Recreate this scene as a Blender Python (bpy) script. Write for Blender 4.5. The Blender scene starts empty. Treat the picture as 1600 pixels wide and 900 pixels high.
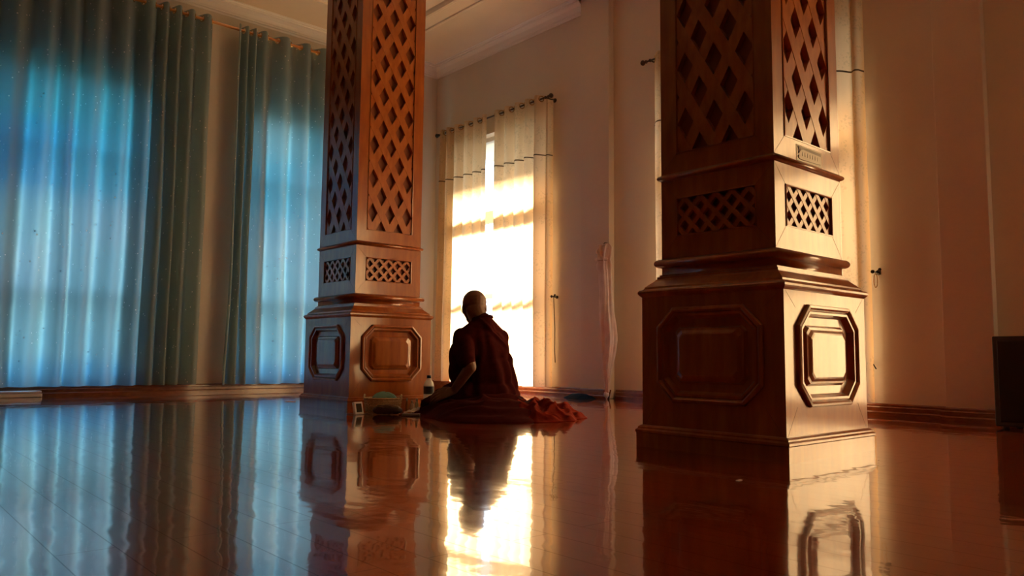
import bpy, bmesh, math, random
from mathutils import Vector, Matrix, noise
random.seed(7)
C = bpy.context.scene.collection
PI = math.pi

# ------------------------------------------------------------------ camera, world, sun, exposure
cam_d = bpy.data.cameras.new('camera'); cam = bpy.data.objects.new('camera', cam_d); C.objects.link(cam)
FW = Vector((0.65847863, 0.74734748, 0.08875603)); RT = Vector((0.74968557, -0.66171949, 0.00994261)); UP = Vector((-0.06616218, -0.05999212, 0.99600377))
cam.matrix_world = Matrix(((RT.x, UP.x, -FW.x, 0), (RT.y, UP.y, -FW.y, 0), (RT.z, UP.z, -FW.z, .36), (0, 0, 0, 1)))
cam_d.sensor_width = 36; cam_d.lens = 36*1196.8/1600; cam_d.clip_start = .02; cam_d.clip_end = 200
sc = bpy.context.scene; sc.camera = cam
sc.view_settings.view_transform = 'Standard'; sc.view_settings.look = 'None'
sc.view_settings.gamma = 1; sc.view_settings.exposure = 0; sc.view_settings.use_curve_mapping = False
try:
    sc.cycles.max_bounces = 10; sc.cycles.diffuse_bounces = 6; sc.cycles.glossy_bounces = 5; sc.cycles.transmission_bounces = 6
    sc.cycles.transparent_max_bounces = 10; sc.cycles.sample_clamp_indirect = 8; sc.cycles.use_denoising = True
    sc.cycles.caustics_reflective = False; sc.cycles.caustics_refractive = False
except Exception: pass
W = bpy.data.worlds.new('sky'); sc.world = W; W.use_nodes = True
wn = W.node_tree; wn.nodes.clear()
wo = wn.nodes.new('ShaderNodeOutputWorld'); bg = wn.nodes.new('ShaderNodeBackground'); tc = wn.nodes.new('ShaderNodeTexCoord')
sx = wn.nodes.new('ShaderNodeSeparateXYZ'); cr = wn.nodes.new('ShaderNodeValToRGB')
SKY = 5.2
cr.color_ramp.elements[0].position = .0; cr.color_ramp.elements[0].color = (.10, .11, .10, 1)
cr.color_ramp.elements[1].position = 1; cr.color_ramp.elements[1].color = (.35, .62, 1, 1)
e = cr.color_ramp.elements.new(.49); e.color = (.14, .15, .13, 1)
e = cr.color_ramp.elements.new(.52); e.color = (.72, .86, 1, 1)
mr = wn.nodes.new('ShaderNodeMapRange'); mr.inputs['From Min'].default_value = -1
wn.links.new(tc.outputs['Generated'], sx.inputs[0]); wn.links.new(sx.outputs['Z'], mr.inputs['Value'])
wn.links.new(mr.outputs[0], cr.inputs[0]); wn.links.new(cr.outputs[0], bg.inputs[0]); bg.inputs[1].default_value = SKY
wn.links.new(bg.outputs[0], wo.inputs[0])
sd = bpy.data.lights.new('sun', 'SUN'); sun = bpy.data.objects.new('sun', sd); C.objects.link(sun)
sd.energy = 76; sd.angle = math.radians(9); sd.color = (1, .88, .70)
sun.location = (12, 2, 8)
sdir = Vector((-math.cos(math.radians(29)), -.12, -math.sin(math.radians(29))))
sun.rotation_euler = sdir.to_track_quat('-Z', 'Y').to_euler()

# ------------------------------------------------------------------ materials
def mat(name, col=(.5, .5, .5), rough=.5, **kw):
    m = bpy.data.materials.new(name); m.use_nodes = True; n = m.node_tree; b = n.nodes['Principled BSDF']
    b.inputs['Base Color'].default_value = (*col, 1); b.inputs['Roughness'].default_value = rough
    for k, v in kw.items(): b.inputs[k.replace('_', ' ')].default_value = v
    return m
def N(m, t, **kw):
    n = m.node_tree.nodes.new(t)
    for k, v in kw.items(): setattr(n, k, v)
    return n
def L(m, a, b): m.node_tree.links.new(a, b)
def BS(m): return m.node_tree.nodes['Principled BSDF']
def ramp(m, stops):
    r = N(m, 'ShaderNodeValToRGB'); el = r.color_ramp.elements
    el[0].position, el[0].color = stops[0][0], (*stops[0][1], 1); el[1].position, el[1].color = stops[-1][0], (*stops[-1][1], 1)
    for p, c in stops[1:-1]: x = el.new(p); x.color = (*c, 1)
    return r
def noisy(m, scale=(1, 1, 1), nscale=8, stops=None, bump=0, detail=4, dist=.02, bscale=None):
    g = N(m, 'ShaderNodeTexCoord'); mp = N(m, 'ShaderNodeMapping'); mp.inputs['Scale'].default_value = scale
    no = N(m, 'ShaderNodeTexNoise'); no.inputs['Scale'].default_value = nscale; no.inputs['Detail'].default_value = detail
    L(m, g.outputs['Object'], mp.inputs[0]); L(m, mp.outputs[0], no.inputs['Vector'])
    if stops:
        r = ramp(m, stops); L(m, no.outputs['Fac'], r.inputs[0]); L(m, r.outputs[0], BS(m).inputs['Base Color'])
    if bump:
        b = N(m, 'ShaderNodeBump'); b.inputs['Strength'].default_value = bump; b.inputs['Distance'].default_value = dist
        src = no.outputs['Fac']
        if bscale:
            n2 = N(m, 'ShaderNodeTexNoise'); n2.inputs['Scale'].default_value = bscale; L(m, mp.outputs[0], n2.inputs['Vector']); src = n2.outputs['Fac']
        L(m, src, b.inputs['Height']); L(m, b.outputs[0], BS(m).inputs['Normal'])
    return m
wall_m = noisy(mat('cream_wall_paint', rough=.42, Specular_IOR_Level=.4), nscale=1.2, stops=[(.3, (.66, .615, .54)), (.7, (.72, .68, .60))], bump=.12, dist=.01, bscale=26)
ceil_m = noisy(mat('ceiling_plaster', rough=.4, Specular_IOR_Level=.4), nscale=1.5, stops=[(.3, (.70, .61, .50)), (.7, (.78, .69, .57))], bump=.1, dist=.01, bscale=12)
crown_m = mat('white_moulding', (.88, .87, .84), .3)
dark_m = mat('far_wall_paint', (.13, .09, .06), .7)
wood = noisy(mat('varnished_wood', rough=.3, Coat_Weight=.9, Coat_Roughness=.11, Specular_IOR_Level=.5, Coat_IOR=1.55), scale=(3, 3, .6), nscale=9, stops=[(.25, (.27, .056, .006)), (.5, (.36, .088, .009)), (.78, (.46, .135, .016))], bump=.10, dist=.01, bscale=4, detail=6)
wood_strip = noisy(mat('lattice_wood', rough=.32, Coat_Weight=.5, Coat_Roughness=.15), scale=(3, 3, 1), nscale=14, stops=[(.25, (.34, .080, .010)), (.75, (.48, .145, .024))])
wood_back = mat('lattice_backing', (.22, .055, .010), .4)
base_m = noisy(mat('baseboard_wood', rough=.25, Coat_Weight=.5, Coat_Roughness=.1), scale=(2, 2, 8), nscale=10, stops=[(.3, (.17, .04, .012)), (.7, (.26, .075, .02))])

def floor_material():
    m = mat('polished_floorboards', (.2, .04, .01), .12, Coat_Weight=1, Coat_Roughness=.035, Coat_IOR=1.6, Specular_IOR_Level=.6)
    g = N(m, 'ShaderNodeTexCoord'); mp = N(m, 'ShaderNodeMapping'); mp.inputs['Rotation'].default_value = (0, 0, PI/2)
    br = N(m, 'ShaderNodeTexBrick'); br.offset = .37; br.inputs['Scale'].default_value = 1
    br.inputs['Brick Width'].default_value = 1.15; br.inputs['Row Height'].default_value = .1003; br.inputs['Mortar Size'].default_value = .0012
    br.inputs['Mortar Smooth'].default_value = .1; br.inputs['Color1'].default_value = (.15, .15, .15, 1); br.inputs['Color2'].default_value = (.85, .85, .85, 1); br.inputs['Mortar'].default_value = (0, 0, 0, 1)
    L(m, g.outputs['Object'], mp.inputs[0]); mp.inputs['Location'].default_value = (0, .085, 0); L(m, mp.outputs[0], br.inputs['Vector'])
    mp2 = N(m, 'ShaderNodeMapping'); mp2.inputs['Scale'].default_value = (14, 1.2, 1); L(m, g.outputs['Object'], mp2.inputs[0])
    no = N(m, 'ShaderNodeTexNoise'); no.inputs['Scale'].default_value = 2.5; no.inputs['Detail'].default_value = 8; L(m, mp2.outputs[0], no.inputs['Vector'])
    mx = N(m, 'ShaderNodeMix', data_type='FLOAT'); mx.inputs[0].default_value = .35
    L(m, no.outputs['Fac'], mx.inputs[2]); L(m, br.outputs['Color'], mx.inputs[3])
    r = ramp(m, [(.2, (.19, .022, .004)), (.5, (.27, .036, .007)), (.8, (.34, .055, .011))]); L(m, mx.outputs[0], r.inputs[0])
    mm = N(m, 'ShaderNodeMix', data_type='RGBA'); L(m, br.outputs['Fac'], mm.inputs[0]); L(m, r.outputs[0], mm.inputs[6]); mm.inputs[7].default_value = (.01, .003, .002, 1)
    L(m, mm.outputs[2], BS(m).inputs['Base Color'])
    for inp, top in (('Coat Weight', 1.0), ('Specular IOR Level', .6)):      # no varnish down in the joints
        q = N(m, 'ShaderNodeMath', operation='MULTIPLY_ADD'); q.inputs[1].default_value = -top*.55; q.inputs[2].default_value = top; q.use_clamp = True
        L(m, br.outputs['Fac'], q.inputs[0]); L(m, q.outputs[0], BS(m).inputs[inp])
    # slight unevenness per board and along the boards
    n2 = N(m, 'ShaderNodeTexNoise'); n2.inputs['Scale'].default_value = 1.3; n2.inputs['Detail'].default_value = 2
    mp3 = N(m, 'ShaderNodeMapping'); mp3.inputs['Scale'].default_value = (5, 3.2, 1); L(m, g.outputs['Object'], mp3.inputs[0]); L(m, mp3.outputs[0], n2.inputs['Vector'])
    n3 = N(m, 'ShaderNodeTexNoise'); n3.inputs['Scale'].default_value = 40; n3.inputs['Detail'].default_value = 2; L(m, g.outputs['Object'], n3.inputs['Vector'])
    a1 = N(m, 'ShaderNodeMath', operation='MULTIPLY'); a1.inputs[1].default_value = 1.0; L(m, n2.outputs['Fac'], a1.inputs[0])
    a2 = N(m, 'ShaderNodeMath', operation='MULTIPLY_ADD'); a2.inputs[1].default_value = .045; L(m, n3.outputs['Fac'], a2.inputs[0]); L(m, a1.outputs[0], a2.inputs[2])
    a3 = N(m, 'ShaderNodeMath', operation='MULTIPLY_ADD'); a3.inputs[1].default_value = -.7; L(m, br.outputs['Fac'], a3.inputs[0]); L(m, a2.outputs[0], a3.inputs[2])
    b = N(m, 'ShaderNodeBump'); b.inputs['Strength'].default_value = .5; b.inputs['Distance'].default_value = .0029; L(m, a3.outputs[0], b.inputs['Height'])
    L(m, b.outputs[0], BS(m).inputs['Normal']); L(m, b.outputs[0], BS(m).inputs['Coat Normal'])
    return m
floor_m = floor_material()

def cloth(name, refl, trans, wt, pattern=None, glint=False):
    """woven cloth that both reflects and lets light through"""
    m = bpy.data.materials.new(name); m.use_nodes = True; n = m.node_tree; n.nodes.clear()
    out = n.nodes.new('ShaderNodeOutputMaterial'); df = n.nodes.new('ShaderNodeBsdfDiffuse'); tr = n.nodes.new('ShaderNodeBsdfTranslucent'); ad = n.nodes.new('ShaderNodeMixShader')
    df.inputs[0].default_value = (*refl, 1); tr.inputs[0].default_value = (*trans, 1); ad.inputs[0].default_value = wt
    g = n.nodes.new('ShaderNodeTexCoord')
    L(m, df.outputs[0], ad.inputs[1]); L(m, tr.outputs[0], ad.inputs[2]); last = ad.outputs[0]
    if pattern:      # embroidered sprigs: thicker thread lets less light through
        v = n.nodes.new('ShaderNodeTexVoronoi'); v.inputs['Scale'].default_value = 9; no = n.nodes.new('ShaderNodeTexNoise'); no.inputs['Scale'].default_value = 55; no.inputs['Detail'].default_value = 3
        L(m, g.outputs['Object'], v.inputs['Vector']); L(m, g.outputs['Object'], no.inputs['Vector'])
        a = n.nodes.new('ShaderNodeMath'); a.operation = 'LESS_THAN'; a.inputs[1].default_value = .055/.11; L(m, v.outputs['Distance'], a.inputs[0])
        b = n.nodes.new('ShaderNodeMath'); b.operation = 'GREATER_THAN'; b.inputs[1].default_value = .56; L(m, no.outputs['Fac'], b.inputs[0])
        c = n.nodes.new('ShaderNodeMath'); c.operation = 'MULTIPLY'; L(m, a.outputs[0], c.inputs[0]); L(m, b.outputs[0], c.inputs[1])
        mx = n.nodes.new('ShaderNodeMix'); mx.data_type = 'RGBA'; L(m, c.outputs[0], mx.inputs[0]); mx.inputs[6].default_value = (*trans, 1); mx.inputs[7].default_value = (*pattern, 1)
        L(m, mx.outputs[2], tr.inputs[0])
    if glint:        # sequins in the cloth, their glints painted as white dots
        mp = n.nodes.new('ShaderNodeMapping'); mp.inputs['Scale'].default_value = (1, 1, 1); L(m, g.outputs['Object'], mp.inputs[0])
        v = n.nodes.new('ShaderNodeTexVoronoi'); v.inputs['Scale'].default_value = 17; L(m, mp.outputs[0], v.inputs['Vector'])
        a = n.nodes.new('ShaderNodeMath'); a.operation = 'LESS_THAN'; a.inputs[1].default_value = .105; L(m, v.outputs['Distance'], a.inputs[0])
        gl = n.nodes.new('ShaderNodeBsdfDiffuse'); gl.inputs[0].default_value = (.95, .95, .95, 1)
        sh = n.nodes.new('ShaderNodeMixShader'); L(m, a.outputs[0], sh.inputs[0]); L(m, last, sh.inputs[1]); L(m, gl.outputs[0], sh.inputs[2]); last = sh.outputs[0]
    L(m, last, out.inputs[0]); return m
gold_cloth = cloth('gold_embroidered_cloth', (.56, .43, .27), (.90, .655, .38), .55, pattern=(.72, .53, .31))
gold_seam = mat('curtain_seam', (.12, .07, .03), .8)
blue_cloth = cloth('teal_grey_cloth', (.235, .275, .305), (.47, .63, .65), .5, glint=True)
brass = mat('brass', (.75, .5, .22), .25, Metallic=1)
rod_m = mat('orange_wood_rod', (.55, .24, .07), .3)
iron = mat('dark_metal', (.08, .06, .05), .4, Metallic=.8)
frame_m = mat('window_frame_paint', (.75, .75, .75), .4)
def glass_material(name='window_glass', tint=(.95, .97, .97)):
    m = bpy.data.materials.new(name); m.use_nodes = True; n = m.node_tree; n.nodes.clear()
    out = n.nodes.new('ShaderNodeOutputMaterial'); t = n.nodes.new('ShaderNodeBsdfTransparent'); g = n.nodes.new('ShaderNodeBsdfGlossy'); g.inputs['Roughness'].default_value = .02
    t.inputs[0].default_value = (*tint, 1)
    x = n.nodes.new('ShaderNodeMixShader'); x.inputs[0].default_value = .06; L(m, t.outputs[0], x.inputs[1]); L(m, g.outputs[0], x.inputs[2]); L(m, x.outputs[0], out.inputs[0]); return m
glass_m = glass_material()
tint_m = [glass_material('pale_glass', (.78, .97, 1)), glass_material('cyan_glass', (.34, .84, .98)), glass_material('deep_blue_glass', (.22, .70, .97)), glass_material('teal_glass', (.32, .78, .86)), glass_material('frosted_pale_glass', (.85, .95, 1))]
PANES = {(4, 0): (2, 0, 4, 0, 2, 3), (4, 1): (2, 0, 0, 4, 1, 3), (5, 0): (2, 0, 0, 4, 1, 0), (5, 1): (2, 0, 4, 0, 0, 3)}

# ------------------------------------------------------------------ mesh helpers
class MB:
    def __init__(s): s.v = []; s.f = []; s.sm = []
    def add(s, vs, fs, smooth=False, M=None):
        k = len(s.v); s.v += [tuple(M @ Vector(p)) if M else tuple(p) for p in vs]; s.f += [tuple(i+k for i in f) for f in fs]; s.sm += [smooth]*len(fs); return s
    def box(s, a, b, M=None):
        (x0, y0, z0), (x1, y1, z1) = a, b
        return s.add([(x0, y0, z0), (x1, y0, z0), (x1, y1, z0), (x0, y1, z0), (x0, y0, z1), (x1, y0, z1), (x1, y1, z1), (x0, y1, z1)],
                     [(0, 3, 2, 1), (4, 5, 6, 7), (0, 1, 5, 4), (1, 2, 6, 5), (2, 3, 7, 6), (3, 0, 4, 7)], False, M)
    def loops(s, ls, closed=True, cap0=False, cap1=False, smooth=True, M=None):
        n = len(ls[0]); vs = [p for l in ls for p in l]; fs = []
        for i in range(len(ls)-1):
            for j in range(n if closed else n-1):
                k = (j+1) % n; fs.append((i*n+j, i*n+k, (i+1)*n+k, (i+1)*n+j))
        if cap0: fs.append(tuple(reversed(range(n))))
        if cap1: fs.append(tuple((len(ls)-1)*n+j for j in range(n)))
        return s.add(vs, fs, smooth, M)
    def lathe(s, prof, n=24, M=None, smooth=True):
        return s.loops([[(r*math.cos(2*PI*j/n), r*math.sin(2*PI*j/n), z) for j in range(n)] for r, z in prof], True, prof[0][0] > 0, prof[-1][0] > 0, smooth, M)
    def tube(s, pts, r, n=8, M=None, caps=True):
        pts = [Vector(p) for p in pts]; ls = []; up = Vector((0, 0, 1))
        for i, p in enumerate(pts):
            d = (pts[min(i+1, len(pts)-1)]-pts[max(i-1, 0)]).normalized()
            a = d.cross(up if abs(d.z) < .9 else Vector((1, 0, 0))).normalized(); b = a.cross(d).normalized()
            rr = r[i] if isinstance(r, (list, tuple)) else r
            ls.append([tuple(p+a*math.cos(2*PI*j/n)*rr+b*math.sin(2*PI*j/n)*rr) for j in range(n)])
        return s.loops(ls, True, caps, caps, True, M)
    def ball(s, c, r, n=16, M=None, rot=None):
        r = r if isinstance(r, (tuple, list)) else (r, r, r); c = Vector(c); ls = []
        for i in range(n//2+1):
            t = PI*i/(n//2); rr = max(math.sin(t), .02)
            l = []
            for j in range(n):
                p = Vector((r[0]*rr*math.cos(2*PI*j/n), r[1]*rr*math.sin(2*PI*j/n), -r[2]*math.cos(t)))
                if rot: p = rot @ p
                l.append(tuple(c+p))
            ls.append(l)
        return s.loops(ls, True, True, True, True, M)
    def limb(s, a, ra, b, rb, M=None):
        s.ball(a, ra, 16, M); s.ball(b, rb, 16, M); return s.tube([a, b], [ra, rb], 16, M)
    def torus(s, c, R, r, axis='x', n=20, k=8, M=None):
        c = Vector(c); ls = []
        for i in range(n+1):
            t = 2*PI*i/n; l = []
            for j in range(k):
                u = 2*PI*j/k; a = (R+r*math.cos(u))*math.cos(t); b = (R+r*math.cos(u))*math.sin(t); d = r*math.sin(u)
                l.append(tuple(c+Vector({'x': (d, a, b), 'y': (a, d, b), 'z': (a, b, d)}[axis])))
            ls.append(l)
        return s.loops(ls, True, False, False, True, M)
    def sweep(s, prof, cx, cy, hw, smooth=False, M=None):      # profile of (outward offset, height) run round a square
        ls = [[(cx-hw-o, cy-hw-o, z), (cx+hw+o, cy-hw-o, z), (cx+hw+o, cy+hw+o, z), (cx-hw-o, cy+hw+o, z)] for o, z in prof]
        return s.loops(ls, True, False, False, smooth, M)
    def mesh(s, name):
        me = bpy.data.meshes.new(name); me.from_pydata(s.v, [], s.f); me.update()
        me.polygons.foreach_set('use_smooth', s.sm); return me
    def build(s, name, m, parent=None, fix=True):
        me = s.mesh(name)
        if fix:
            b = bmesh.new(); b.from_mesh(me); bmesh.ops.recalc_face_normals(b, faces=b.faces); b.to_mesh(me); b.free()
        return link(name, me, m, parent)
def link(name, me, m, parent=None):
    o = bpy.data.objects.new(name, me); C.objects.link(o)
    if m: me.materials.append(m)
    if parent: o.parent = parent
    return o
def tag(o, label, cat, group=None):
    o['label'] = label; o['category'] = cat
    if group: o['group'] = group
    return o
def thing(name, label, cat, loc=(0, 0, 0), rz=0, group=None):
    o = bpy.data.objects.new(name, None); C.objects.link(o); o.location = loc; o.rotation_euler = (0, 0, rz); o.empty_display_size = .1
    return tag(o, label, cat, group)
def struct(o): o['kind'] = 'structure'; return o
def bevel(o, w=.004, seg=2):
    b = bmesh.new(); b.from_mesh(o.data); bmesh.ops.bevel(b, geom=list(b.edges), offset=w, segments=seg, affect='EDGES', profile=.5); b.to_mesh(o.data); b.free(); return o
def frame_strip(mb, outer, inner, M=None):   # flat ring between two equal-count loops
    n = len(outer); mb.add(list(outer)+list(inner), [(i, (i+1) % n, n+(i+1) % n, n+i) for i in range(n)], False, M)

# ------------------------------------------------------------------ the room
A, B, ZC = 5.128, 7.186, 3.72
X0, Y0 = -3.6, -4.2
TH = .22
fl = MB().box((X0-.3, Y0-.3, -.1), (A+.3, B+.3, 0)).build('floor', floor_m); struct(fl)
cl = MB().box((X0-.3, Y0-.3, ZC), (A+.3, B+.3, ZC+.1)).build('ceiling', ceil_m); struct(cl)
GOLD = [(5.34, 6.74), (2.34, 3.84), (-.95, .68)]         # openings along y in the wall at x = A
BLUE = [(.93, 1.90), (2.99, 4.05)]        # openings along x in the wall at y = B
GZ, BZ = (.09, 2.74), (.145, 2.74)
def wall(name, axis, holes, zr, lo, hi, m):
    mb = MB(); hs = sorted(holes); cuts = [lo]
    for a, b in hs: cuts += [a, b]
    cuts.append(hi)
    def bx(a, b, z0, z1):
        if axis == 'x': mb.box((A, a, z0), (A+TH, b, z1))
        else: mb.box((a, B, z0), (b, B+TH, z1))
    for i in range(0, len(cuts), 2): bx(cuts[i], cuts[i+1], 0, ZC)
    for a, b in hs: bx(a, b, 0, zr[0]); bx(a, b, zr[1], ZC)
    return struct(mb.build(name, m))
wall('wall_right', 'x', GOLD, GZ, Y0, B+TH, wall_m)
wall('wall_back', 'y', BLUE, BZ, X0, A, wall_m)
struct(MB().box((X0-TH, Y0-TH, 0), (X0, B+TH, ZC)).build('wall_left', dark_m))
struct(MB().box((X0, Y0-TH, 0), (A+TH, Y0, ZC)).build('wall_front', dark_m))
def window(n, axis, a, b, zr, bars):
    mb = MB(); g = MB(); w = .045; z0, z1 = zr; d0, d1 = .10, .15
    def bx(M_, u0, u1, q0, q1, e0, e1):
        if axis == 'x': M_.box((A+e0, u0, q0), (A+e1, u1, q1))
        else: M_.box((u0, B+e0, q0), (u1, B+e1, q1))
    bx(mb, a, a+w, z0, z1, d0, d1); bx(mb, b-w, b, z0, z1, d0, d1); bx(mb, a+w, b-w, z0, z0+w, d0, d1); bx(mb, a+w, b-w, z1-w, z1, d0, d1)
    mid = (a+b)/2; mw = .055 if axis == 'x' else .03; bx(mb, mid-mw, mid+mw, z0+w, z1-w, d0, d1)
    for z, h in bars: bx(mb, a+w, mid-mw, z-h/2, z+h/2, d0, d1); bx(mb, mid+mw, b-w, z-h/2, z+h/2, d0, d1)
    o = struct(mb.build('window_%d' % n, frame_m))
    if axis == 'x': bx(g, a+w, b-w, z0+w, z1-w, .123, .127); g.build('glass_pane', glass_m, o); return o
    rows = [z0+w, .34, .86, 1.32, 1.72, 2.30, z1-w]
    for col, (u0, u1) in enumerate(((a+w, mid), (mid, b-w))):       # panes of differently tinted blue glass
        for i in range(6):
            g = MB(); bx(g, u0, u1, rows[i], rows[i+1], .123, .127); g.build('glass_pane', tint_m[PANES[(n, col)][i]], o)
    return o
k = 1
for a, b in GOLD: window(k, 'x', a, b, GZ, [(1.86, .13), (1.0, .05)]); k += 1
for a, b in BLUE: window(k, 'y', a, b, BZ, [(.86, .10), (2.05, .06)]); k += 1
struct(MB().box((A+TH, -1.2, 2.78), (A+TH+1.0, 7.2, 2.86)).build('trim_1', crown_m))       # unseen ledge added outside, deep enough to shade the curtain tops
# pilasters on the right wall
PIL = [(4.455, 4.80), (1.49, 1.765), (-1.5, -1.2)]
PD = .07
for i, (a, b) in enumerate(PIL): struct(bevel(MB().box((A-PD, a, 0), (A, b, ZC)).build('trim_%d' % (i+2), wall_m), .004))
# crown moulding along both walls, stopping at the pilasters
cprof = [(0, -.118), (.006, -.118), (.010, -.104), (.024, -.098), (.026, -.088), (.034, -.080), (.052, -.052), (.078, -.034), (.098, -.028), (.100, -.018), (.112, -.014), (.116, -.004), (.13, -.002), (.13, 0)]
def crown(name, axis, lo, hi):
    mb = MB(); ls = []
    for t in (lo, hi):
        ls.append([(A-o, t, ZC+z) if axis == 'x' else (t, B-o, ZC+z) for o, z in cprof])
    mb.loops(ls, False, False, False, False); n = len(cprof)
    mb.add(ls[0], [tuple(range(n))]); mb.add(ls[1], [tuple(range(n))])
    return struct(mb.build(name, crown_m))
crown('trim_5', 'x', 4.80, B); crown('trim_6', 'x', 1.765, 4.455); crown('trim_7', 'x', -1.2, 1.49); crown('trim_8', 'y', X0, A)
# raised border on the ceiling
def ring(name, x0, y0, x1, y1, prof, m):
    mb = MB(); ls = [[(x0+o, y0+o, ZC+z), (x1-o, y0+o, ZC+z), (x1-o, y1-o, ZC+z), (x0+o, y1-o, ZC+z)] for o, z in prof]
    mb.loops(ls, True, False, False, False); return struct(mb.build(name, m))
ring('trim_9', -3.0, -3.6, 4.40, 6.52, [(0, 0), (0, -.018), (.02, -.028), (.045, -.030), (.05, -.016), (.20, -.016), (.205, -.034), (.225, -.042), (.25, -.040), (.265, -.018), (.27, 0)], ceil_m)
# baseboards
bprof = [(0, .080), (.010, .080), (.014, .072), (.015, .060), (.019, .055), (.020, .030), (.024, .022), (.025, .002), (.025, 0)]
def baseboard(name, axis, spans):
    mb = MB()
    for lo, hi, d in spans:
        ls = [[(A-d-o, t, z) if axis == 'x' else (t, B-d-o, z) for o, z in bprof] for t in (lo, hi)]
        mb.loops(ls, False, False, False, False); n = len(bprof)
        for l in ls: mb.add(l, [tuple(range(n))])
    return struct(mb.build(name, base_m))
baseboard('baseboard_right', 'x', [(Y0, -1.525, 0), (-1.525, -1.175, PD), (-1.175, 1.465, 0), (1.465, 1.79, PD), (1.79, 4.43, 0), (4.43, 4.825, PD), (4.825, B, 0)])
baseboard('baseboard_back', 'y', [(X0, A, 0)])

# ------------------------------------------------------------------ curtains
def curtain(name, label, group, axis, lo, hi, period, amp, dist, z0, z1, m, phase=0, seed=0, zrod=None, seam=None, grom=True, sharp=.0, drift=.012, flare=0, ret=True):
    """pleated cloth hanging from eyelets; lo..hi along the wall, dist = rod's distance from the wall"""
    root = thing(name, label, 'curtain', (0, 0, 0), 0, group)
    nz = 90; zs = [z0+(z1-z0)*(i/nz) for i in range(nz+1)]
    if zrod and grom:
        zs = sorted(set([z for z in zs if z < zrod-.05]+[zrod-.05+.1*i/12 for i in range(13) if zrod-.05+.1*i/12 <= z1]+[z1]))
    segs = period if isinstance(period, list) else [(hi, period, amp)]
    S = [lo]; PH = [phase]; AM = [segs[0][2]]; ds = .002      # position, phase and depth of the folds along the wall
    while S[-1] < hi:
        tp = ta = wt = 0
        x0 = lo
        for x1, pr, am in segs:
            f = 1/(1+math.exp(-(S[-1]-x0)/.02))*1/(1+math.exp((S[-1]-x1)/.02)) if len(segs) > 1 else 1
            tp += f/pr; ta += f*am; wt += f; x0 = x1
        S.append(S[-1]+ds); PH.append(PH[-1]+2*PI*ds*tp/wt*(1+.5*noise.noise(Vector((S[-1]*2.7, seed, 0))))); AM.append(ta/wt)
    n = int((PH[-1]-phase)/(2*PI)*16)
    def at(u):
        ph = phase+u*(PH[-1]-phase); l_, h_ = 0, len(PH)-1
        while h_-l_ > 1:
            m_ = (l_+h_)//2
            if PH[m_] <= ph: l_ = m_
            else: h_ = m_
        f = (ph-PH[l_])/max(1e-9, PH[h_]-PH[l_]); return S[l_]+f*(S[h_]-S[l_]), ph, AM[l_]+f*(AM[h_]-AM[l_])
    def P(u, z):
        h = (z-z0)/(z1-z0); s, ph, am = at(u)
        ph0 = ph; ph += 1.5*noise.noise(Vector((s*3.1+seed, z*.35, 7.7)))*(1-h)
        a = am*(1+.35*noise.noise(Vector((s*2.3, z*.5, seed+3.1)))*(1-h)+flare*(1-h))
        w = math.sin(ph); w = w*(1-sharp)+sharp*math.sin(ph+.5*math.sin(ph))
        off = dist+a*w+.006*noise.noise(Vector((s*9, z*1.2, seed)))
        s2 = s+drift*noise.noise(Vector((s*5, z*.7, seed+9)))*(1-h)-.5*am*math.cos(ph)*sharp
        if axis == 'x' and ret and s < lo+.055: off = .03+(off-.03)*max(0, (s-lo)/.055)**.4      # the outer edge turns back to the wall
        return ((A-off, s2, z) if axis == 'x' else (s2, B-off, z)), ph0
    vs = []; fs = []
    for z in zs:
        for i in range(n+1): vs.append(P(i/n, z)[0])
    # eyelet crossings: where sin(ph)=0
    cross = []
    kk = math.ceil(phase/PI)
    while True:
        u = (kk*PI-phase)/(PH[-1]-phase)
        if u > 1: break
        if at(u)[0] > lo+(.05 if ret else .008): cross.append(u)
        kk += 1
    for j in range(len(zs)-1):
        for i in range(n):
            zc = (zs[j]+zs[j+1])/2; uc = (i+.5)/n
            if zrod and grom and abs(zc-zrod) < .022:
                hit = False
                for u in cross:
                    p0, p1 = Vector(P(u, zrod)[0]), Vector(P(uc, zc)[0])
                    if (p0-p1).length < .024: hit = True
                if hit: continue
            a = j*(n+1)+i; fs.append((a, a+1, a+n+2, a+n+1))
    mb = MB(); mb.add(vs, fs, True); mb.build('fabric', m, root, fix=False)
    if zrod and grom:
        me = None
        for u in cross:
            p0 = Vector(P(u, zrod)[0]); d = (Vector(P(min(u+.004, 1), zrod)[0])-Vector(P(max(u-.004, 0), zrod)[0])).normalized()
            nrm = d.cross(Vector((0, 0, 1))).normalized()
            if me is None: me = MB().torus((0, 0, 0), .0265, .0045, 'x', 20, 6).mesh('eyelet'); me.materials.append(brass)
            g = bpy.data.objects.new('eyelet', me); C.objects.link(g); g.parent = root; g.location = p0; g.rotation_euler = (0, 0, math.atan2(nrm.y, nrm.x))
    if seam:
        ls = [[], []]; inn = -1 if axis == 'x' else -1
        for i in range(n+1):
            for q, z in enumerate((seam-.006, seam+.006)):
                p = P(i/n, z)[0]; ls[q].append((p[0]-.003, p[1], z) if axis == 'x' else (p[0], p[1]-.003, z))
        MB().loops(ls, False, False, False, True).build('seam', gold_seam, root, fix=False)
    return root
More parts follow.
